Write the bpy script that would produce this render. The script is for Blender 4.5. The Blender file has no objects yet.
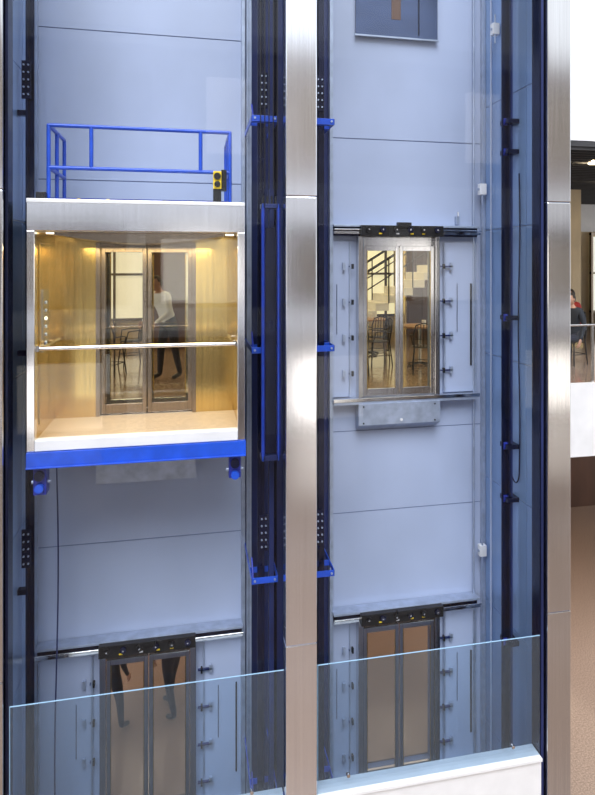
import bpy, math, random
from mathutils import Vector, Matrix
random.seed(4)
scn=bpy.context.scene
try:
    scn.view_settings.view_transform='Standard'
except Exception: pass

# ---------------------------------------------------------------- materials
def mat(name,col,metal=0.0,rough=0.5,noise=None,amt=0.15,bump=0.0,emit=None,es=0.0,coat=0.0,spec=0.5):
    m=bpy.data.materials.new(name); m.use_nodes=True
    nt=m.node_tree; b=nt.nodes['Principled BSDF']
    b.inputs['Base Color'].default_value=(*col,1)
    b.inputs['Metallic'].default_value=metal
    b.inputs['Roughness'].default_value=rough
    b.inputs['Coat Weight'].default_value=coat
    b.inputs['Specular IOR Level'].default_value=spec
    if emit:
        b.inputs['Emission Color'].default_value=(*emit,1); b.inputs['Emission Strength'].default_value=es
    if noise:
        tc=nt.nodes.new('ShaderNodeTexCoord'); mp=nt.nodes.new('ShaderNodeMapping')
        mp.inputs['Scale'].default_value=noise
        nz=nt.nodes.new('ShaderNodeTexNoise'); nz.inputs['Scale'].default_value=1.0; nz.inputs['Detail'].default_value=4
        nt.links.new(tc.outputs['Object'],mp.inputs[0]); nt.links.new(mp.outputs[0],nz.inputs['Vector'])
        rp=nt.nodes.new('ShaderNodeValToRGB')
        rp.color_ramp.elements[0].position=0.3; rp.color_ramp.elements[1].position=0.7
        rp.color_ramp.elements[0].color=tuple(c*(1-amt) for c in col)+(1,)
        rp.color_ramp.elements[1].color=tuple(min(1,c*(1+amt)) for c in col)+(1,)
        nt.links.new(nz.outputs['Fac'],rp.inputs[0]); nt.links.new(rp.outputs[0],b.inputs['Base Color'])
        if bump:
            bp=nt.nodes.new('ShaderNodeBump'); bp.inputs['Strength'].default_value=bump; bp.inputs['Distance'].default_value=0.01
            nt.links.new(nz.outputs['Fac'],bp.inputs['Height']); nt.links.new(bp.outputs[0],b.inputs['Normal'])
    return m
def glass(name,tint,haze=0.0,hcol=(0.5,0.6,0.7),ior=1.5,gl=1.0):
    m=bpy.data.materials.new(name); m.use_nodes=True; nt=m.node_tree; nt.nodes.clear()
    o=nt.nodes.new('ShaderNodeOutputMaterial'); tr=nt.nodes.new('ShaderNodeBsdfTransparent'); tr.inputs[0].default_value=(*tint,1)
    g=nt.nodes.new('ShaderNodeBsdfGlossy'); g.inputs['Roughness'].default_value=0.02
    lw=nt.nodes.new('ShaderNodeLayerWeight'); lw.inputs[0].default_value=0.5
    pw=nt.nodes.new('ShaderNodeMath'); pw.operation='POWER'; pw.inputs[1].default_value=4.0
    ml=nt.nodes.new('ShaderNodeMath'); ml.operation='MULTIPLY_ADD'; ml.inputs[1].default_value=0.85*gl; ml.inputs[2].default_value=0.07*gl
    nt.links.new(lw.outputs['Facing'],pw.inputs[0]); nt.links.new(pw.outputs[0],ml.inputs[0])
    d=nt.nodes.new('ShaderNodeBsdfDiffuse'); d.inputs[0].default_value=(*hcol,1)
    m1=nt.nodes.new('ShaderNodeMixShader'); m1.inputs[0].default_value=haze
    nt.links.new(tr.outputs[0],m1.inputs[1]); nt.links.new(d.outputs[0],m1.inputs[2])
    m2=nt.nodes.new('ShaderNodeMixShader'); nt.links.new(ml.outputs[0],m2.inputs[0])
    nt.links.new(m1.outputs[0],m2.inputs[1]); nt.links.new(g.outputs[0],m2.inputs[2])
    nt.links.new(m2.outputs[0],o.inputs[0]); return m

M={}
M['panel']=mat('shaft_panel_paint',(0.355,0.415,0.575),0.0,0.36,(0.6,0.6,0.4),0.12)
M['panel2']=mat('shaft_side_paint',(0.22,0.34,0.58),0.25,0.25,(1,1,0.4),0.2)
M['seam']=mat('panel_seam',(0.13,0.17,0.30),0,0.6)
M['navy']=mat('navy_rail_steel',(0.005,0.008,0.034),0.5,0.25,(3,3,3),0.4)
M['navy2']=mat('navy_wall_steel',(0.018,0.030,0.12),0.3,0.3,(2,2,1),0.3)
M['blue']=mat('bright_blue_paint',(0.008,0.070,0.52),0.0,0.3,(6,6,6),0.15)
M['dblue']=mat('deep_blue_paint',(0.008,0.022,0.26),0.1,0.35,(6,6,6),0.3)
M['steel']=mat('brushed_steel',(0.60,0.59,0.60),1.0,0.13,(70,70,0.6),0.08,0.03)
M['steelw']=mat('satin_column_steel',(0.84,0.85,0.90),1.0,0.14,(60,60,0.4),0.06,0.02)
M['white']=mat('white_painted_metal',(0.78,0.78,0.80),0.2,0.4,(3,3,3),0.06)
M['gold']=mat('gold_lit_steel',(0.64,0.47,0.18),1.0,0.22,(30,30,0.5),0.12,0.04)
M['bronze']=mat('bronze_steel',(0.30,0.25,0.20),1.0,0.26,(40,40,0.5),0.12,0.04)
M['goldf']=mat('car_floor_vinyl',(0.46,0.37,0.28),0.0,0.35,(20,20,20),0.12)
M['cream']=mat('cream_plaster',(0.60,0.50,0.34),0.0,0.6,(2,2,2),0.1)
M['brown']=mat('brown_panel',(0.09,0.045,0.03),0.0,0.45,(2,2,0.5),0.3)
M['refl_facade']=mat('reflection_facade',(0.38,0.33,0.30),0.0,0.6,(0.5,0.5,0.5),0.3)  # tone of the added upper storey that darkens the column reflections
M['terr']=mat('terrazzo',(0.26,0.19,0.15),0.0,0.10,(45,45,45),0.35)
M['dark']=mat('dark_ceiling',(0.035,0.035,0.04),0.1,0.5,(5,5,5),0.2)
M['black']=mat('black_machinery',(0.010,0.010,0.012),0.3,0.4,(9,9,9),0.4)
M['yellow']=mat('yellow_safety_paint',(0.85,0.6,0.02),0,0.4,(9,9,9),0.1)
M['red']=mat('red_plastic',(0.6,0.03,0.02),0,0.4)
M['grey']=mat('zinc_plate',(0.36,0.42,0.55),0.5,0.35,(8,8,8),0.15)
M['glassdoor']=glass('amber_door_glass',(0.95,0.88,0.60),0.0)
M['glasscar']=glass('car_door_glass',(0.90,0.86,0.66),0.0)
M['glassclear']=glass('smoked_door_glass',(0.88,0.84,0.80),0.0,gl=0.7)
M['glass']=glass('clear_glass',(0.97,0.98,0.99),0.0,gl=0.4)
M['glassb']=glass('balustrade_glass',(0.66,0.77,0.86),0.06,(0.35,0.5,0.65))
M['edge']=mat('glass_edge',(0.30,0.48,0.66),0.0,0.2)
M['lamp']=mat('lamp_lens',(1,1,1),0,0.5,emit=(1.0,0.80,0.5),es=20)
M['lampw']=mat('lamp_lens_car',(1,1,1),0,0.5,emit=(1.0,0.85,0.6),es=3)
M['skin']=mat('skin',(0.45,0.25,0.17),0,0.5)
M['shirt']=mat('white_shirt',(0.75,0.80,0.9),0,0.8)
M['jacket']=mat('dark_jacket',(0.02,0.025,0.035),0,0.8)
M['redtop']=mat('red_jumper',(0.35,0.03,0.03),0,0.8)
M['pants']=mat('dark_trousers',(0.008,0.010,0.022),0,0.8)
M['hair']=mat('brown_hair',(0.03,0.02,0.012),0,0.6)
M['shoe']=mat('black_shoe',(0.008,0.008,0.008),0,0.3)
M['wood']=mat('table_wood',(0.3,0.16,0.07),0,0.4,(3,30,3),0.3)
M['plate']=mat('dark_door_plate',(0.06,0.09,0.19),0.3,0.25,(1,1,3),0.3)
M['sky']=mat('window_daylight',(0.8,0.85,0.9),0,0.3,emit=(0.97,0.93,0.78),es=0.75)
M['glow']=mat('reflection_glow_pane',(0.8,0.8,0.8),0,0.3,emit=(1.0,0.93,0.82),es=2.0)  # glowing panes added out of view to brighten the column reflections

# ---------------------------------------------------------------- mesh builder
class MB:
    def __init__(s): s.v=[];s.f=[];s.m=[];s.sm=[];s.mats=[];s.X=Matrix.Identity(4)
    def mi(s,k):
        if k not in s.mats: s.mats.append(k)
        return s.mats.index(k)
    def add(s,vs,fs,k,smooth=False):
        o=len(s.v); s.v+= [tuple(s.X@Vector(p)) for p in vs]
        i=s.mi(k)
        for f in fs: s.f.append([o+a for a in f]); s.m.append(i); s.sm.append(smooth)
    def box(s,x0,x1,y0,y1,z0,z1,k):
        if k.startswith('glass'):
            y=(y0+y1)/2; s.add([(x0,y,z0),(x1,y,z0),(x1,y,z1),(x0,y,z1)],[(0,1,2,3)],k); return
        vs=[(x,y,z) for x in (x0,x1) for y in (y0,y1) for z in (z0,z1)]
        s.add(vs,[(0,1,3,2),(4,6,7,5),(0,4,5,1),(2,3,7,6),(0,2,6,4),(1,5,7,3)],k)
    def cyl(s,p0,p1,r,k,n=12,r2=None):
        s.tube([p0,p1],r,k,n,r2)
    def tube(s,pts,r,k,n=10,r2=None):
        pts=[Vector(p) for p in pts]; vs=[];N=len(pts)
        up=None
        for i,p in enumerate(pts):
            d=(pts[min(i+1,N-1)]-pts[max(i-1,0)]).normalized()
            if up is None: up=Vector((0,0,1)) if abs(d.z)<0.9 else Vector((0,1,0))
            a=d.cross(up)
            if a.length<1e-4: a=d.cross(Vector((1,0,0)))
            a.normalize(); b=a.cross(d).normalized(); up=b
            rr=r if r2 is None else r+(r2-r)*i/(N-1)
            for j in range(n):
                t=2*math.pi*j/n; vs.append(p+a*rr*math.cos(t)+b*rr*math.sin(t))
        fs=[]
        for i in range(N-1):
            for j in range(n):
                fs.append((i*n+j,i*n+(j+1)%n,(i+1)*n+(j+1)%n,(i+1)*n+j))
        s.add(vs,fs,k,True)
        s.add(vs[:n],[tuple(range(n))[::-1]],k); s.add(vs[-n:],[tuple(range(n))],k)
    def ball(s,c,r,k,n=14,m=9,cut=None):
        vs=[];fs=[]
        for i in range(m+1):
            ph=math.pi*i/m
            for j in range(n):
                t=2*math.pi*j/n
                vs.append((c[0]+r[0]*math.sin(ph)*math.cos(t),c[1]+r[1]*math.sin(ph)*math.sin(t),c[2]+r[2]*math.cos(ph)))
        for i in range(m):
            for j in range(n):
                q=(i*n+j,(i+1)*n+j,(i+1)*n+(j+1)%n,i*n+(j+1)%n)
                if cut and not all(cut(Vector(vs[a])) for a in q): continue
                fs.append(q)
        s.add(vs,fs,k,True)
    def build(s,name,parent=None,bevel=0,loc=None,rz=0):
        me=bpy.data.meshes.new(name); me.from_pydata(s.v,[],s.f)
        for k in s.mats: me.materials.append(M[k])
        for p,i,q in zip(me.polygons,s.m,s.sm): p.material_index=i; p.use_smooth=q
        me.update(); o=bpy.data.objects.new(name,me); scn.collection.objects.link(o)
        if parent: o.parent=parent
        if loc: o.location=loc
        o.rotation_euler[2]=rz
        if bevel:
            b=o.modifiers.new('bevel','BEVEL'); b.width=bevel; b.segments=2; b.limit_method='ANGLE'
        return o
def empty(name):
    o=bpy.data.objects.new(name,None); o.empty_display_size=0.2; scn.collection.objects.link(o); return o

# ---------------------------------------------------------------- levels (metres)
EYE=7.24; L0=0.0; L1=5.37; L2=10.74; TOP=13.5
CXL=-0.55; CXR=2.885
YB=8.5
XL0,XL1,XR0,XR1=-1.97,0.715,1.88,4.233

b=MB()
def strip(x0,x1,z0,z1,seams):
    zs=[z0]+sorted(z for z in seams if z0<z<z1)+[z1]
    for i,(a,c) in enumerate(zip(zs[:-1],zs[1:])):
        b.box(x0,x1,YB,YB+0.05,a+(0.007 if i else 0),c-(0.007 if i<len(zs)-2 else 0),'panel')
    b.box(x0,x1,YB+0.01,YB+0.2,z0,z1,'seam')
def shaftwall(x0,x1,cx,seams):
    h=0.55
    strip(x0,cx-h,-1.3,TOP,seams); strip(cx+h,x1,-1.3,TOP,seams)
    zs=-1.3
    for L in (L0,L1):
        strip(cx-h,cx+h,zs,L-0.02,seams); zs=L+2.2
    strip(cx-h,cx+h,zs,TOP,seams)
shaftwall(XL0-0.1,XL1,CXL,[EYE+3.05,EYE-3.62,EYE+1.1])
shaftwall(XR0,XR1+0.1,CXR,[EYE+1.79,EYE-2.35,EYE-3.5])
b.box(XL1,XR0,YB,YB+0.2,-1.3,TOP,'navy2')
b.build('wall_back')

def side(name,x,sgn):
    b=MB(); x1=x+0.12*sgn
    b.box(min(x+0.012*sgn,x1),max(x+0.012*sgn,x1),6.86,YB+0.2,-1.3,TOP,'grey')
    zs=[-1.3,0.55,2.35,4.15,5.95,7.75,9.55,11.35,TOP]; ys=[6.86,7.3,7.95,YB]
    for a,c in zip(zs[:-1],zs[1:]):
        for d,e in zip(ys[:-1],ys[1:]):
            b.box(min(x,x+0.03*sgn),max(x,x+0.03*sgn),d+0.007,e-0.007,a+0.007,c-0.007,'panel2')
    b.build(name)
side('wall_left',XL0-0.0,-1); side('wall_right',XR1,1)

for i,(x,y) in enumerate([(XL0+0.03,8.45),(XL1-0.03,8.42),(XR0+0.02,8.42),(XR1-0.03,8.45)]):
    b=MB(); b.box(x-0.025,x+0.025,y-0.03,YB-0.001,-1.3,TOP,'grey'); b.build('trim_%d'%(i+1),bevel=0.004)

# ---------------------------------------------------------------- columns
def column(x0,x1,y0,y1,k,name='steel_column',n=5):
    b=MB()
    cuts=[-1.3,0.6,3.1,EYE+0.75,EYE+4.2,TOP]
    for a,c in zip(cuts[:-1],cuts[1:]): b.box(x0,x1,y0,y1,a,c-0.003,k)
    b.box(x0+0.01,x1-0.01,y0+0.01,y1-0.01,-1.3,TOP-0.01,'seam')
    b.build(name,bevel=0.012)
column(1.0,1.345,6.66,6.86,'steelw')
column(4.14,4.45,6.66,6.86,'steel')
column(-2.25,-1.83,6.66,6.86,'steel')
b=MB(); b.box(4.075,4.135,6.72,6.90,-1.3,TOP,'navy'); b.box(4.09,4.12,6.712,6.72,-1.3,TOP,'navy2'); b.build('glazing_frame',bevel=0.004)
b=MB(); b.box(-1.825,-1.80,6.72,6.90,-1.3,TOP,'navy'); b.build('glazing_frame',bevel=0.004)

b=MB(); 
for x0,x1 in ((-1.78,0.99),(1.355,4.065)):
    b.box(x0,x1,6.67,6.85,-1.3,1.36,'white'); b.box(x0,x1,6.64,6.88,1.36,1.40,'white')
b.build('wall_front',bevel=0.005)
for x0,x1 in ((-1.78,0.985),(1.36,4.065)):
    e=empty('glass_balustrade')
    b=MB(); b.box(x0,x1,6.70,6.71,1.40,2.82,'glassb'); b.build('pane',e)
    b=MB(); b.box(x0,x1,6.699,6.711,2.82,2.825,'edge'); b.box(x0,x0+0.004,6.699,6.711,1.4,2.82,'edge')
    for i in range(2):
        x=x0+0.35+i*(x1-x0-0.7)
        b.cyl((x,6.69,1.55),(x,6.73,1.55),0.02,'steel')
    b.build('edge_trim',e)
for i,(x0,x1) in enumerate(((-1.78,0.985),(1.36,4.065))):
    b=MB(); b.box(x0,x1,6.79,6.81,1.41,TOP,'glass'); b.build('window_%d'%(i+1))

# ---------------------------------------------------------------- guide rails
def rail(x,y,face,br,n=True,name='guide_rail',joints=(EYE+2.13,EYE-3.26),post=True):
    e=empty(name); b=MB()
    b.box(x-0.012,x+0.012,y-0.065,y+0.065,-1.25,TOP,'navy')
    b.box(min(x,x+0.07*face),max(x,x+0.07*face),y-0.01,y+0.01,-1.25,TOP,'navy')
    if post: b.box(x-0.10*face-0.03,x-0.10*face+0.03,y-0.05,y+0.05,-1.25,TOP,'navy2')
    b.build('t_section',e,bevel=0.003)
    b=MB()
    for z in joints:
        b.box(x-0.05,x+0.05,y-0.085,y-0.066,z-0.22,z+0.22,'navy')
        for i in range(5):
            for sx in (-0.025,0.025):
                b.cyl((x+sx,y-0.085,z-0.17+i*0.085),(x+sx,y-0.10,z-0.17+i*0.085),0.011,'grey',6)
    b.build('fishplate',e,bevel=0.003)
    b=MB()
    for z in br:
        x0,x1=x-0.16,x+0.16
        b.box(x0,x1,y-0.20,y-0.19,z-0.035,z+0.035,'blue'); b.box(x0,x1,y-0.20,y-0.12,z-0.04,z-0.03,'blue')
        b.box(x0,x0+0.01,y-0.2,YB-0.01,z-0.035,z+0.035,'blue'); b.box(x1-0.01,x1,y-0.2,YB-0.01,z-0.035,z+0.035,'blue')
        b.box(x0,x1,y+0.068,y+0.08,z-0.035,z+0.035,'blue')
        b.cyl((x0+0.02,y-0.19,z+0.03),(x0+0.02,y-0.02,z+0.2),0.012,'dblue',8)
        for sx in (-0.12,0.12): b.cyl((x+sx,y-0.2,z),(x+sx,y-0.215,z),0.014,'grey',6)
    if br: b.build('bracket',e,bevel=0.003)
    if not post:
        b=MB()
        for z in BR: b.box(XL0+0.005,x,y-0.04,y+0.04,z-0.03,z+0.03,'navy')
        b.build('wall_clip',e)
BR=[EYE+4.53,EYE+1.76,EYE-1.02,EYE-3.78,EYE-6.4]
rail(-1.86,7.75,1,[],post=False)
rail(0.86,7.62,-1,BR)
rail(1.56,7.62,1,BR)
e=empty('guide_rail'); b=MB()
b.box(4.10,4.125,7.50,7.64,0.4,TOP,'navy'); b.box(4.03,4.10,7.56,7.58,0.4,TOP,'navy'); b.box(4.125,4.17,7.53,7.61,0.4,TOP,'navy2')
b.build('t_section',e,bevel=0.003)
b=MB()
for z in (EYE+1.9,EYE+1.5,EYE-0.7,EYE-2.4,EYE-3.1,EYE-5.0,EYE+3.7):
    b.box(4.06,4.232,7.47,7.67,z-0.03,z+0.03,'navy'); b.cyl((4.05,7.57,z),(4.10,7.57,z),0.05,'dblue',10)
b.build('bracket',e,bevel=0.003)
for x,y,w,k in ((0.74,8.2,0.03,'grey'),(1.02,7.95,0.05,'navy'),(1.14,7.5,0.04,'navy2'),(1.38,7.95,0.05,'navy'),(1.50,8.3,0.03,'grey')):
    b=MB(); b.box(x-w,x+w,y-0.008,y+0.008,-1.25,TOP,k); b.box(x-w,x-w+0.012,y-0.05,y+0.05,-1.25,TOP,k); b.box(x+w-0.012,x+w,y-0.05,y+0.05,-1.25,TOP,k); b.build('steel_channel')
b=MB()
for i in range(5):
    b.cyl((0.80+0.05*i,7.33,EYE+0.9),(0.80+0.05*i,7.33,TOP),0.007,'black',6)
b.build('hoist_ropes')
e=empty('counterweight'); b=MB()
x0,x1=0.80,1.03; z0,z1=EYE-2.30,EYE+0.72
for x in (x0,x1-0.045):
    b.box(x,x+0.045,7.25,7.262,z0,z1,'dblue'); b.box(x+0.012,x+0.022,7.235,7.40,z0,z1,'blue'); b.box(x+0.033,x+0.045,7.25,7.40,z0,z1,'dblue')
b.box(x0,x1,7.25,7.41,z1-0.05,z1,'navy2'); b.box(x0,x1,7.25,7.41,z0,z0+0.06,'navy2')
for i in range(4): b.cyl((0.83+0.05*i,7.33,z1),(0.83+0.05*i,7.33,z1+0.1),0.014,'black',8)
b.build('frame',e,bevel=0.003)
b=MB(); z=z0+0.07
while z<z1-0.3:
    b.box(x0+0.05,x1-0.05,7.30,7.39,z,z+0.096,'navy'); z+=0.099
b.build('filler_weights',e)

b=MB(); b.cyl((4.05,8.44,-1),(4.05,8.44,TOP),0.014,'grey',8); b.cyl((4.2,8.2,-1),(4.2,8.2,TOP),0.014,'panel',8); b.build('electrical_conduit')
for x,y,z in ((4.13,8.35,EYE+1.1),(4.13,8.35,EYE-4.15),(4.15,8.0,EYE+3.3)):
    b=MB(); b.box(x-0.04,x+0.06,y-0.04,y+0.05,z-0.08,z+0.08,'white'); b.cyl((x-0.055,y,z),(x-0.04,y,z),0.02,'grey',10); b.cyl((x,y-0.02,z-0.08),(x,y-0.02,z-0.2),0.012,'grey',8)
    b.cyl((x,y-0.02,z+0.08),(x,y-0.02,z+0.2),0.012,'grey',8); b.build('junction_box',bevel=0.01)
b=MB(); pts=[(4.20,7.42-0.02*math.sin(i*0.3),EYE+1.2-i*0.127) for i in range(32)]
pts+=[(4.20,7.42+0.10*(1-math.cos(math.pi*i/10))/1.0,EYE-2.74-0.14*math.sin(math.pi*i/10)) for i in range(1,11)]
b.tube(pts,0.009,'navy',8)
b.build('hanging_cable')
b=MB(); pts=[(-1.58+0.02*math.sin(i*0.35),7.9,EYE-2.3-i*0.28) for i in range(24)]
b.tube(pts,0.009,'navy2',8)
b.build('travelling_cable')
b=MB(); x,z=3.80,EYE+0.65; b.box(x-0.025,x+0.025,YB-0.06,YB-0.001,z-0.06,z+0.06,'grey'); b.cyl((x,YB-0.07,z+0.06),(x,YB-0.07,z+0.12),0.012,'white',8); b.build('limit_switch',bevel=0.005)
b=MB(); b.box(CXR-0.62,CXR+0.60,8.44,8.499,EYE+3.25,TOP,'plate'); b.box(CXR-0.64,CXR+0.62,8.43,8.45,EYE+3.23,EYE+3.255,'grey')
b.box(CXR-0.10,CXR+0.04,8.435,8.44,EYE+3.50,TOP,'brown'); b.box(CXR+0.3,CXR+0.32,8.425,8.44,EYE+3.3,TOP,'navy')
b.build('apron_plate',bevel=0.003)

# ---------------------------------------------------------------- landing doors
def leaf(b,x0,x1,y0,y1,z0,z1,st,k,g='glassdoor'):
    b.box(x0,x0+st,y0,y1,z0,z1,k); b.box(x1-st,x1,y0,y1,z0,z1,k)
    b.box(x0+st,x1-st,y0,y1,z1-0.07,z1,k); b.box(x0+st,x1-st,y0,y1,z0,z0+0.12,k)
    ym=(y0+y1)/2; b.box(x0+st,x1-st,ym-0.005,ym+0.005,z0+0.12,z1-0.07,g)
def landing(n,cx,zf,left=0.97,right=1.2,frame='steel',g='glassdoor'):
    e=empty('door_%d'%n)
    b=MB()
    for s in (-1,1):
        xa,xb=sorted((cx+s*0.53,cx+s*0.605)); b.box(xa,xb,8.36,8.50,zf,zf+2.28,frame)
    b.box(cx-0.53,cx+0.53,8.44,8.50,zf+2.12,zf+2.28,frame)
    b.build('frame',e,bevel=0.005)
    for s,nm in ((-1,'leaf_left'),(1,'leaf_right')):
        b=MB(); xa,xb=sorted((cx+s*0.006,cx+s*0.525)); leaf(b,xa,xb,8.39,8.43,zf+0.01,zf+2.14,0.05,'steel',g)
        b.box(xa+0.05,xa+0.06,8.385,8.395,zf+0.12,zf+2.07,'gold'); b.box(xb-0.06,xb-0.05,8.385,8.395,zf+0.12,zf+2.07,'gold')
        b.build(nm,e,bevel=0.003)
    b=MB()
    b.box(cx-left,cx+right,8.30,8.49,zf+2.40,zf+2.43,'grey'); b.box(cx-left,cx+right,8.29,8.31,zf+2.30,zf+2.34,'steel')
    b.box(cx-left,cx+right,8.40,8.49,zf+2.28,zf+2.42,'navy')
    b.cyl((cx-left,8.27,zf+2.36),(cx+right,8.27,zf+2.36),0.012,'steel',8)
    b.build('header_track',e,bevel=0.003)
    b=MB()
    b.box(cx-0.60,cx+0.60,8.22,8.31,zf+2.27,zf+2.42,'black')
    for i in range(6):
        x=cx-0.5+0.2*i; b.cyl((x,8.19,zf+2.36),(x,8.22,zf+2.36),0.04,'navy' if i%2 else 'black',12)
        b.cyl((x,8.18,zf+2.36),(x,8.19,zf+2.36),0.012,'steel',8)
    for x,k in ((cx-0.33,'yellow'),(cx+0.13,'yellow'),(cx+0.30,'yellow'),(cx-0.08,'white')):
        b.box(x-0.022,x+0.022,8.212,8.222,zf+2.295,zf+2.315,k)
    b.box(cx-0.10,cx+0.10,8.15,8.22,zf+2.40,zf+2.46,'black')
    b.build('door_operator',e,bevel=0.004)
    b=MB()
    for xa,xb in ((cx-left,cx-0.70),(cx+0.70,cx+right)):
        b.box(xa,xb,8.455,8.495,zf+0.02,zf+2.20,'panel')
        b.box(xb-0.02,xb,8.43,8.456,zf+0.02,zf+2.20,'grey'); b.box(xa,xa+0.02,8.43,8.456,zf+0.02,zf+2.20,'grey')
    b.build('side_panels',e,bevel=0.003)
    b=MB()
    for s in (-1,1):
        for i in range(4):
            z=zf+0.35+0.5*i; xx=cx+s*0.68
            b.box(xx-0.05,xx+0.09*s+0.05,8.40,8.43,z-0.010,z+0.010,'navy2'); b.box(xx-0.012,xx+0.012,8.38,8.43,z-0.035,z+0.035,'black')
            b.box(xx+0.12*s-0.02,xx+0.12*s+0.02,8.40,8.43,z-0.05,z+0.05,'grey')
        b.cyl((cx+s*(0.90),8.43,zf+0.9),(cx+s*(0.90),8.43,zf+1.6),0.004,'navy',6)
    b.box(cx+right-0.09,cx+right-0.07,8.43,8.45,zf+0.4,zf+1.6,'black')
    b.build('clips',e)
    b=MB(); b.box(cx-left,cx+right,8.32,8.49,zf-0.07,zf-0.0,'grey'); b.box(cx-left,cx+right,8.31,8.33,zf-0.03,zf+0.015,'steel')
    b.build('sill',e,bevel=0.003)
    b=MB(); b.add([(cx-0.62,8.30,zf-0.06),(cx+0.58,8.30,zf-0.06),(cx+0.58,8.30,zf-0.36),(cx-0.62,8.30,zf-0.36),(cx+0.58,8.46,zf-0.45),(cx-0.62,8.46,zf-0.45),(cx+0.58,8.46,zf-0.06),(cx-0.62,8.46,zf-0.06)],
          [(0,3,2,1),(3,5,4,2),(0,7,5,3),(1,2,4,6),(0,1,6,7),(7,6,4,5)],'grey')
    b.cyl((cx+0.0,8.295,zf-0.3),(cx,8.285,zf-0.3),0.02,'white',8)
    for x in (cx-0.55,cx+0.5):
        for z in (zf-0.1,zf-0.33): b.cyl((x,8.30,z),(x,8.29,z),0.012,'black',6)
    b.build('toe_guard',e,bevel=0.002)
landing(1,CXR,L1); landing(2,CXR,L0,g='glassclear'); landing(3,CXL,L0,1.36,1.22,g='glassclear'); landing(4,CXL,L1,1.36,1.22,g='glassclear')

# ---------------------------------------------------------------- elevator car
car=empty('elevator_car')
x0,x1=-1.68,0.58; yf,yb=6.93,8.10; zt=EYE+0.683; zb_=EYE-1.945; zf=L1; zc=EYE+0.36
b=MB()
b.box(x0,x1,yf,yf+0.10,zc,zt,'steelw'); b.box(x0,x0+0.08,yf,yf+0.10,zb_,zc,'steelw'); b.box(x1-0.08,x1,yf,yf+0.10,zb_,zc,'steelw')
b.box(x0+0.08,x1-0.08,yf,yf+0.12,zb_,zf+0.04,'white')
b.box(x0,x1,yf-0.01,yf+0.02,zt-0.03,zt+0.012,'white')
b.build('front_frame',car,bevel=0.006)
b=MB()
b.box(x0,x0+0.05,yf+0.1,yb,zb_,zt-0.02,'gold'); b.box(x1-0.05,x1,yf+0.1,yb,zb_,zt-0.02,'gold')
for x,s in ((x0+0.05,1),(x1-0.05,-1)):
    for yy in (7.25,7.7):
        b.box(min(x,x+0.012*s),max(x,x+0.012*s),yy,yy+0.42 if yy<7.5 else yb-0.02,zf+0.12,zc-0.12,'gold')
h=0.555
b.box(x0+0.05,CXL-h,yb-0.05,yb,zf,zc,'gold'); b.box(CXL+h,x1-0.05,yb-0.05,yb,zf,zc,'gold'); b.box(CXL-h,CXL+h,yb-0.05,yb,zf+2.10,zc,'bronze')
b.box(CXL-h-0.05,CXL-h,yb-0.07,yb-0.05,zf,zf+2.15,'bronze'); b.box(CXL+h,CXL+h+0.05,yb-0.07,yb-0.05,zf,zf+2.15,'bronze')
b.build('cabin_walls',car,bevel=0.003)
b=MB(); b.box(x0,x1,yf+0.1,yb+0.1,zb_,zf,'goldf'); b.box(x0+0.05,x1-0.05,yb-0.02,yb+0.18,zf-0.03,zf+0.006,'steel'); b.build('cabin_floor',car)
b=MB(); b.box(x0+0.05,x1-0.05,yf+0.1,yb,zc,zc+0.06,'white'); b.box(x0,x1,yf+0.1,yb,zt-0.04,zt,'grey')
pr=[]
for i in range(17):
    t=i/16; pr.append((x0+0.22+(x1-x0-0.44)*t, zc-0.03-0.09*math.sin(math.pi*t)))
vs=[(x,yf+0.25,z) for x,z in pr]+[(x,yb-0.2,z) for x,z in pr]+[(x,yf+0.25,zc) for x,z in pr]+[(x,yb-0.2,zc) for x,z in pr]
b.add(vs,[(i,17+i,18+i,i+1) for i in range(16)],'bronze',True)
b.add(vs,[(i,i+1,35+i,34+i) for i in range(16)],'bronze')
b.add(vs,[(17+i,51+i,52+i,18+i) for i in range(16)],'bronze')
for s in (x0+0.14,x1-0.14):
    b.cyl((s,7.4,zc-0.012),(s,7.4,zc-0.002),0.05,'lampw',18)
b.build('cabin_ceiling',car)
for s,nm in ((-1,'car_door_left'),(1,'car_door_right')):
    b=MB(); xa,xb=sorted((CXL+s*0.006,CXL+s*h)); leaf(b,xa,xb,yb+0.02,yb+0.06,zf+0.01,zf+2.10,0.05,'bronze','glasscar'); b.build(nm,car,bevel=0.003)
b=MB()
def hr(pts): b.tube(pts,0.021,'steelw',12)
zr=zf+0.98
hr([(x0+0.10,yf+0.14,zr),(x1-0.10,yf+0.14,zr)])
hr([(x0+0.12,yf+0.25,zr),(x0+0.12,yb-0.15,zr)]); hr([(x1-0.12,yf+0.25,zr),(x1-0.12,yb-0.15,zr)])
for yy in (yf+0.4,yb-0.3):
    b.cyl((x0+0.05,yy,zr),(x0+0.12,yy,zr),0.012,'steel'); b.cyl((x1-0.05,yy,zr),(x1-0.12,yy,zr),0.012,'steel')
b.box(x0+0.08,x0+0.10,yf+0.11,yf+0.17,zr-0.03,zr+0.03,'steel'); b.box(x1-0.10,x1-0.08,yf+0.11,yf+0.17,zr-0.03,zr+0.03,'steel')
b.box(x0+0.062,x0+0.075,7.35,7.6,zf+0.9,zf+1.6,'steel')
for i in range(6): b.cyl((x0+0.075,7.47,zf+1.0+i*0.09),(x0+0.085,7.47,zf+1.0+i*0.09),0.018,'lampw' if i==3 else 'grey',10)
b.build('handrails',car)
b=MB(); b.box(x0+0.08,x1-0.08,yf+0.04,yf+0.05,zf,zc,'glass'); b.build('cabin_glass',car)
b=MB()
r=0.022; T=EYE+1.52; MD=EYE+1.06; Bz=zt
xa,xb,ya,yc=-1.52,0.43,7.2,8.05
def bar(p,q): b.cyl(p,q,r,'blue',8)
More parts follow.
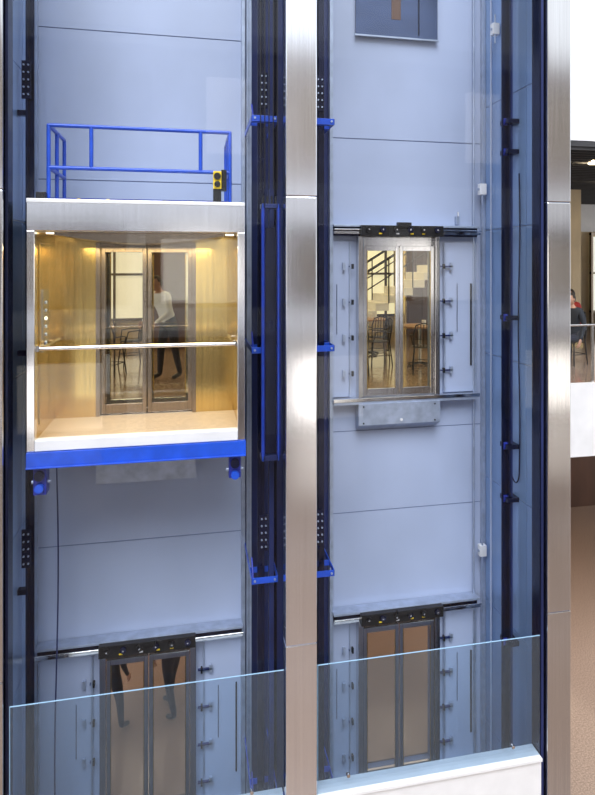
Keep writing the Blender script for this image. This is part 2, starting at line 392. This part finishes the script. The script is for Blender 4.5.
for p in ((xa,ya),(xb,ya),(xa,yc),(xb,yc)): bar((p[0],p[1],Bz),(p[0],p[1],T))
bar((xa,ya,T),(xb,ya,T)); bar((xa,ya,MD),(xb,ya,MD))
for x in (xa,xb):
    bar((x,ya,T),(x,yc,T)); bar((x,ya,MD),(x,yc,MD)); bar((x,(ya+yc)/2,Bz),(x,(ya+yc)/2,T))
for x in (-1.08,0.10): bar((x,ya,MD),(x,ya,T))
b.box(xa,xb,ya-0.01,ya+0.01,Bz,Bz+0.05,'dblue'); 
b.build('top_railing',car)
b=MB()
for x in (-1.2,-0.9,-0.6,-0.3,0.0,0.25): b.cyl((x,7.15,Bz),(x,7.15,Bz+0.04),0.02,'yellow' if x<-0.8 else 'black',6)
b.box(-1.63,-1.53,7.1,7.3,Bz,Bz+0.10,'black')
b.box(0.24,0.33,7.10,7.22,Bz+0.18,Bz+0.38,'yellow'); b.cyl((0.285,7.08,Bz+0.32),(0.285,7.10,Bz+0.32),0.04,'black',14); b.cyl((0.285,7.08,Bz+0.23),(0.285,7.10,Bz+0.23),0.035,'black',14)
b.box(0.24,0.33,7.12,7.20,Bz,Bz+0.18,'black'); b.box(0.33,0.39,7.12,7.2,Bz+0.16,Bz+0.40,'black')
b.build('top_equipment',car,bevel=0.004)
b=MB()
b.box(x0+0.0,x1+0.01,yf-0.02,yf+0.10,zb_-0.17,zb_-0.005,'blue'); b.box(x0+0.0,x1+0.01,yb-0.1,yb,zb_-0.17,zb_-0.005,'blue')
for x in (x0+0.02,x1-0.10): b.box(x,x+0.08,yf+0.10,yb-0.1,zb_-0.15,zb_-0.005,'blue')
b.box(x0,x1+0.01,yf-0.045,yf-0.02,zb_-0.17,zb_-0.155,'blue')
for x,z0s in ((x0+0.05,-0.48),(x1-0.17,-0.44)):
    b.box(x,x+0.13,7.0,7.15,zb_+z0s,zb_-0.16,'dblue'); b.cyl((x+0.065,6.95,zb_-0.27),(x+0.065,7.0,zb_-0.27),0.05,'navy',14); b.cyl((x+0.065,6.95,zb_-0.40),(x+0.065,7.0,zb_-0.40),0.045,'blue',14)
    b.cyl((x-0.03,7.07,zb_-0.36),(x+0.16,7.07,zb_-0.36),0.02,'grey')
b.build('sling_beam',car,bevel=0.004)
b=MB(); b.box(CXL-0.62,CXL+0.6,yb+0.08,yb+0.1,EYE-2.75,zb_+0.02,'grey'); b.build('car_toe_guard',car)
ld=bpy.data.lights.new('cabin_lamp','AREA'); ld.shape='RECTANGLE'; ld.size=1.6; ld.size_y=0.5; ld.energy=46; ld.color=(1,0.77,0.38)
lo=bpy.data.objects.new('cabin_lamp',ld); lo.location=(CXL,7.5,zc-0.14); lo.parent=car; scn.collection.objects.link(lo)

# ---------------------------------------------------------------- building behind
XA,XB=-9,15
b=MB(); b.box(-16,30,-14,6.6,-0.25,0,'terr'); b.box(XA,4.45,YB+0.2,16.6,-0.25,0,'terr'); b.box(4.45,30,6.6,16.6,-0.25,0,'terr'); b.build('floor')
b=MB(); b.box(-2.3,4.45,6.6,8.7,-1.5,-1.3,'seam'); b.build('floor_pit')
b=MB(); b.box(XA,XB,YB+0.22,16.6,L1-0.12,L1,'terr'); b.build('floor_upper')
b=MB(); b.box(XA,XB,YB+0.22,16.6,L1-1.13,L1-0.13,'white'); b.build('ceiling_lower')
b=MB(); b.box(4.5,XB,YB+0.16,YB+0.21,L1-1.13,L1+0.02,'white'); b.build('trim_5')
b=MB(); b.box(XA,XB,YB+0.22,16.6,EYE+1.87,EYE+1.95,'dark')
for i in range(40): b.box(4.5,XB,8.75+i*0.2,8.78+i*0.2,EYE+1.82,EYE+1.87,'dark')
b.build('ceiling')
b=MB(); b.box(4.5,XB,YB+0.22,16.4,EYE+1.96,EYE+4.2,'white'); b.build('fascia_upper')
b=MB(); b.box(XA,XB,16.62,16.8,-0.2,L1-1.13,'brown')
b.box(XA,XB,16.62,16.8,L1-1.13,EYE+1.0,'cream'); b.box(XA,XB,16.61,16.8,EYE+1.0,EYE+1.87,'white')
b.build('wall_far')
for i in range(9):
    x=-7.5+i*2.4; e=empty('window_%d'%(i+3))
    b=MB(); b.box(x+0.06,x+1.5,16.55,16.58,L1+0.5,EYE+0.85,'sky'); b.build('pane',e)
    b=MB()
    for xx in (x,x+0.75,x+1.5): b.box(xx,xx+0.06,16.48,16.59,L1,EYE+0.98,'bronze')
    for z in (L1+0.45,L1+1.6,EYE+0.9): b.box(x,x+1.56,16.49,16.59,z,z+0.06,'bronze')
    b.build('mullions',e)
for x in (-3.2,1.3,8.9):
    b=MB(); b.box(x,x+0.4,13.5,13.9,L1,EYE+1.87,'cream'); b.box(x-0.03,x+0.43,13.47,13.93,L1,L1+0.15,'gold'); b.build('hall_column',bevel=0.01)
b=MB()
for x,y in ((-0.85,14.0),(5.4,15.2),(7.3,15.2),(9.2,15.2),(11.1,15.2),(13.0,15.2)):
    b.box(x,x+1.2,y,y+0.1,L1,L1+2.7,'brown'); b.box(x-0.04,x,y-0.05,y+0.15,L1,L1+2.75,'gold')
    for j in range(3): b.box(x+0.08+j*0.37,x+0.38+j*0.37,y-0.02,y,L1+0.2,L1+2.5,'brown')
b.build('timber_screen')
e=empty('gallery_balustrade'); b=MB(); b.box(4.5,XB,8.74,8.752,L1+0.05,L1+0.88,'glass'); b.build('glass',e)
b=MB(); b.cyl((4.48,8.745,L1+0.92),(XB,8.745,L1+0.92),0.018,'steel')
for i in range(6): b.box(4.6+i*1.6,4.64+i*1.6,8.73,8.76,L1,L1+0.9,'steel')
b.build('rail',e)
e=empty('staircase'); b=MB()
for i in range(14):
    b.box(2.6+i*0.28,2.9+i*0.28,13.2,14.4,L1+0.17*i,L1+0.17*(i+1),'white')
b.build('steps',e)
b=MB()
for y in (13.15,14.45):
    b.cyl((2.6,y,L1+1.0),(2.6+14*0.28,y,L1+1.0+14*0.17),0.03,'black')
    b.cyl((2.6,y,L1+0.6),(2.6+14*0.28,y,L1+0.6+14*0.17),0.015,'black')
    for i in range(0,15,2): b.cyl((2.6+i*0.28,y,L1+0.17*i),(2.6+i*0.28,y,L1+1.0+0.17*i),0.015,'black')
b.build('stair_railing',e)

# ---------------------------------------------------------------- unseen gallery, added for the steel columns to reflect
b=MB()
for z0,z1 in ((L1-1.1,L1),(L2-1.6,L2)): b.box(-16,30,-13.9,-12.5,z0,z1,'white')
b.box(-16,30,-13.95,-13.9,-0.0,L2-1.7,'brown')
b.box(-16,30,-13.95,-12.9,L2,L2+5.5,'refl_facade'); b.box(-16,30,-13.95,-12.6,L2+5.5,L2+6.2,'white')  # unseen upper storey, added so the column tops reflect something darker
for i in range(12):
    x=-15+i*3.9; b.box(x,x+1.7,-12.9,-12.86,L2+1.2,L2+4.4,'glow' if i%3==1 else 'bronze')
for i in range(8):
    x=-14+i*5.7; b.box(x,x+0.7,-13.4,-12.7,0,L2-1.6,'white')
for i in range(8):
    x=-13+i*5.7
    for z in (0.3,L1+0.2): b.box(x+0.3,x+3.6,-13.89,-13.85,z,z+2.8,'glow' if (i+int(z))%2 else 'bronze')  # added glow panes alternate with dark ones for contrast in the reflections
b.build('reflection_gallery')

def chair(x,y,z,rz):
    b=MB()
    b.ball((0,0,0.45),(0.21,0.21,0.022),'black',20,6)
    for sx in (-1,1):
        b.tube([(sx*0.15,-0.15,0.44),(sx*0.19,-0.20,0)],0.012,'black',8)
        b.tube([(sx*0.18,0.22,0),(sx*0.16,0.17,0.44),(sx*0.17,0.21,0.70),(sx*0.13,0.235,0.84),(0.0,0.245,0.88)],0.012,'black',8)
        b.tube([(sx*0.17,0.20,0.66),(sx*0.23,0.05,0.66),(sx*0.22,-0.12,0.64),(sx*0.17,-0.16,0.44)],0.011,'black',8)
    for i in range(-2,3): b.tube([(i*0.055,0.18,0.45),(i*0.055,0.215,0.66),(i*0.05,0.24,0.86-abs(i)*0.012)],0.007,'black',6)
    b.tube([(-0.16,0.2,0.6),(0.16,0.2,0.6)],0.009,'black',6)
    b.tube([(-0.17,-0.17,0.2),(0.17,-0.17,0.2),(0.17,0.19,0.2),(-0.17,0.19,0.2),(-0.17,-0.17,0.2)],0.008,'black',6)
    b.build('cafe_chair',loc=(x,y,z+0.001),rz=rz)
def table(x,y,z):
    b=MB(); b.cyl((0,0,0.72),(0,0,0.75),0.38,'wood',28); b.cyl((0,0,0.03),(0,0,0.72),0.03,'steel',12)
    for i in range(4):
        a=math.pi/2*i+0.4; b.cyl((0,0,0.06),(0.3*math.cos(a),0.3*math.sin(a),0.015),0.018,'black',8,0.012)
    b.cyl((0.1,0.05,0.75),(0.1,0.05,0.84),0.035,'white',12,0.042)
    b.build('cafe_table',loc=(x,y,z+0.001))
for (x,y) in ((2.75,11.0),(4.15,10.9),(-1.75,11.8),(0.75,12.2),(6.35,10.2),(-3.2,12.0),(3.6,12.5),(7.3,11.9)):
    table(x,y,L1)
for (x,y,r) in ((2.75,10.3,math.pi),(3.4,11.1,-1.5),(2.1,11.1,1.5),(3.95,10.2,2.8),(4.85,11.0,-1.4),(-1.35,11.05,2.8),(-2.4,11.6,1.5),(-1.1,12.1,-1.2),(0.75,11.5,3.1),(3.6,11.75,3.1),(-3.2,11.3,3.1)):
    chair(x,y,L1,r)

b=MB()
for x in [-7+i*1.5 for i in range(14)]:
    for y in (9.6,11.2,12.8,14.4):
        b.cyl((x,y,L1-1.14),(x,y,L1-1.131),0.07,'lamp',14)
b.build('downlights_lower')
b=MB()
for x in [-7+i*2.0 for i in range(11)]:
    for y in (9.8,12.0,14.2):
        b.cyl((x,y,EYE+1.80),(x,y,EYE+1.865),0.09,'lamp',14)
b.build('downlights_upper')
def area(name,loc,sx,sy,en,col,rot=(0,0,0)):
    l=bpy.data.lights.new(name,'AREA'); l.shape='RECTANGLE'; l.size=sx; l.size_y=sy; l.energy=en; l.color=col
    o=bpy.data.objects.new(name,l); o.location=loc; o.rotation_euler=rot; scn.collection.objects.link(o)
area('hall_lamp_upper',(0.5,12.5,EYE+1.75),13,6,380,(1,0.80,0.50))
area('hall_lamp_lower',(2,12.3,L1-1.2),16,6,280,(1,0.76,0.54))

# ---------------------------------------------------------------- people
def person(name,loc,rz,top='shirt',lean=0.0,seated=False,H=1.72,lean_head=0.1,arms=0.0,stride=0.0):
    k=H/1.72
    J={'pel':(0,0,.95,.135),'sp':(0,0,1.12,.125),'ch':(0,0,1.33,.15),'nk':(0,.01,1.47,.06),'hd':(0,0,1.56,.055)}
    for s,n in ((-1,'l'),(1,'r')):
        q=s*stride
        J['sh'+n]=(s*.18,0,1.41,.068); J['el'+n]=(s*.235,.0,1.13,.046); J['wr'+n]=(s*.22,-.13,.90,.028)
        J['hp'+n]=(s*.095,0,.90,.10); J['kn'+n]=(s*.105,-.02+q*.5,.50,.065); J['an'+n]=(s*.11,.02+q,.09,.042); J['to'+n]=(s*.125,-.15+q,.045,.036)
    if arms:
        for s,n in ((-1,'l'),(1,'r')): J['el'+n]=(s*.25,-.12,1.17,.046); J['wr'+n]=(s*.17,-.36,1.10,.028)
    up=['sp','ch','nk','hd','shl','shr','ell','elr','wrl','wrr']
    def rx(p,a,c):
        y,z=p[1]-c[1],p[2]-c[2]
        return (p[0],c[1]+y*math.cos(a)-z*math.sin(a),c[2]+y*math.sin(a)+z*math.cos(a),p[3])
    for n in up: J[n]=rx(J[n],lean,(0,0,.95))
    J['hd']=rx(J['hd'],lean_head,J['nk'])
    if seated:
        d=.95-.56
        for n in up+['pel','hpl','hpr']: p=J[n]; J[n]=(p[0],p[1],p[2]-d,p[3])
        for s,n in ((-1,'l'),(1,'r')):
            J['kn'+n]=(s*.12,-.44,.50,.065); J['an'+n]=(s*.13,-.42,.09,.042); J['to'+n]=(s*.14,-.58,.045,.036)
    E=[('pel','sp','T'),('sp','ch','T'),('ch','nk','T'),('nk','hd','S')]
    for n in 'lr': E+=[('ch','sh'+n,'T'),('sh'+n,'el'+n,'T'),('el'+n,'wr'+n,'T'),('pel','hp'+n,'P'),('hp'+n,'kn'+n,'P'),('kn'+n,'an'+n,'P'),('an'+n,'to'+n,'F')]
    names=list(J); me=bpy.data.meshes.new('tmp'); me.from_pydata([J[n][:3] for n in names],[(names.index(a),names.index(c)) for a,c,_ in E],[])
    o=bpy.data.objects.new('tmp',me); scn.collection.objects.link(o)
    sk=o.modifiers.new('s','SKIN'); sk.use_smooth_shade=True
    for i,n in enumerate(names):
        r=J[n][3]; q=me.skin_vertices[0].data[i]; q.radius=(r,r*(.75 if n in('pel','sp','ch') else 1)); q.use_root=(n=='pel')
    sb=o.modifiers.new('u','SUBSURF'); sb.levels=2
    dg=bpy.context.evaluated_depsgraph_get(); ev=o.evaluated_get(dg); m2=ev.to_mesh()
    vs=[tuple(v.co) for v in m2.vertices]; fs=[tuple(p.vertices) for p in m2.polygons]
    ev.to_mesh_clear(); bpy.data.objects.remove(o)
    b=MB(); b.X=Matrix.Scale(k,4)
    seg=[(Vector(J[a][:3]),Vector(J[c][:3]),t) for a,c,t in E]; key={'T':top,'S':'skin','P':'pants','F':'shoe'}
    groups={}
    for f in fs:
        c=sum((Vector(vs[i]) for i in f),Vector())/len(f); best=None
        for A,B,t in seg:
            d=B-A; u=max(0,min(1,(c-A).dot(d)/d.length_squared)); dd=(c-(A+d*u)).length
            if best is None or dd<best[0]: best=(dd,t)
        groups.setdefault(best[1],[]).append(f)
    o0=len(b.v); b.v+=[tuple(b.X@Vector(v)) for v in vs]
    for t,ff in groups.items():
        i=b.mi(key[t])
        for f in ff: b.f.append([o0+a for a in f]); b.m.append(i); b.sm.append(True)
    hp=Vector(J['hd'][:3]); base=b.X.copy()
    b.X=base@Matrix.Translation(hp+Vector((0,-.015,.06)))@Matrix.Rotation(lean*0.5+lean_head,4,'X')
    b.ball((0,0,0),(.075,.095,.115),'skin',20,14)
    b.ball((0,.02,.02),(.082,.098,.112),'hair',20,14,cut=lambda p:(p.y>-.03 or p.z>.075))
    b.ball((0,-.095,-.01),(.012,.02,.022),'skin',8,6)
    for s in (-1,1):
        b.ball((s*.03,-.084,.015),(.014,.01,.008),'white',8,6); b.ball((s*.03,-.092,.015),(.006,.005,.006),'black',8,6)
        b.ball((s*.076,.005,0),(.01,.02,.03),'skin',8,6); b.box(s*.03-.016,s*.03+.016,-.094,-.086,.034,.04,'hair')
    b.ball((0,-.086,-.052),(.024,.01,.007),'red',8,6)
    for n,s in (('l',-1),('r',1)):
        w=Vector(J['wr'+n][:3]); e_=Vector(J['el'+n][:3]); d=(w-e_).normalized()
        side=Vector((s,0,0)); side=(side-d*side.dot(d)).normalized(); nor=d.cross(side)
        mt=Matrix((( nor.x,side.x,d.x,w.x),(nor.y,side.y,d.y,w.y),(nor.z,side.z,d.z,w.z),(0,0,0,1)))
        b.X=base@mt
        b.ball((0,0,.045),(.036,.016,.055),'skin',12,8)
        for i,(xx,L) in enumerate(((-.027,.066),(-.009,.076),(.009,.070),(.027,.054))):
            b.tube([(xx,0,.075),(xx*1.1,-.004,.085+L*.45),(xx*1.1,-.02,.085+L*.8),(xx*1.1,-.036,.085+L)],.0088,'skin',8,.0066)
        b.tube([(-.03,0,.03),(-.055,-.012,.06),(-.06,-.02,.09)],.011,'skin',8,.008)
    b.build(name,loc=(loc[0],loc[1],loc[2]+0.002),rz=rz)
person('person',(-0.36,10.4,L1),-0.9,'shirt',lean=0.38,arms=1,stride=0.12)
person('person',(-1.22,10.0,L0),2.6,'jacket',stride=0.14)
person('person',(-0.32,10.3,L0),-2.4,'jacket',H=1.78,stride=0.18)
for x,y,r,t in ((7.05,10.45,-1.2,'jacket'),(8.1,12.0,-1.4,'redtop')):
    person('person',(x,y,L1),r,t,seated=True,lean=0.15)
    chair(x+0.03*math.sin(r),y+0.03,L1,r)

# ---------------------------------------------------------------- light
w=bpy.data.worlds.new('World'); scn.world=w; w.use_nodes=True; nt=w.node_tree
bg=nt.nodes['Background']; tc=nt.nodes.new('ShaderNodeTexCoord'); sp=nt.nodes.new('ShaderNodeSeparateXYZ'); rp=nt.nodes.new('ShaderNodeValToRGB'); mr=nt.nodes.new('ShaderNodeMapRange')
mr.inputs[1].default_value=-1; mr.inputs[2].default_value=1
nt.links.new(tc.outputs['Generated'],sp.inputs[0]); nt.links.new(sp.outputs[2],mr.inputs[0]); nt.links.new(mr.outputs[0],rp.inputs[0]); nt.links.new(rp.outputs[0],bg.inputs[0])
cr=rp.color_ramp; cr.elements[0].position=0.3; cr.elements[0].color=(0.5,0.48,0.46,1); cr.elements[1].position=0.75; cr.elements[1].color=(0.88,0.94,1,1)
x=cr.elements.new(0.5); x.color=(0.75,0.78,0.82,1)
bg.inputs[1].default_value=1.7
s=bpy.data.lights.new('daylight_sun','SUN'); s.energy=3.8; s.angle=math.radians(36); s.color=(0.95,0.97,1)
so=bpy.data.objects.new('daylight_sun',s); so.location=(-3,-5,20); so.rotation_euler=(math.radians(38),0,math.radians(-12)); scn.collection.objects.link(so)

# ---------------------------------------------------------------- camera
c=bpy.data.cameras.new('camera'); co=bpy.data.objects.new('camera',c); scn.collection.objects.link(co)
co.location=(0,0,EYE); co.rotation_euler=(math.radians(90),0,-math.atan(0.21))
c.sensor_width=36; c.lens=620/795*36; c.shift_x=-24.3/795; c.shift_y=-132.5/795; c.clip_end=200
scn.camera=co
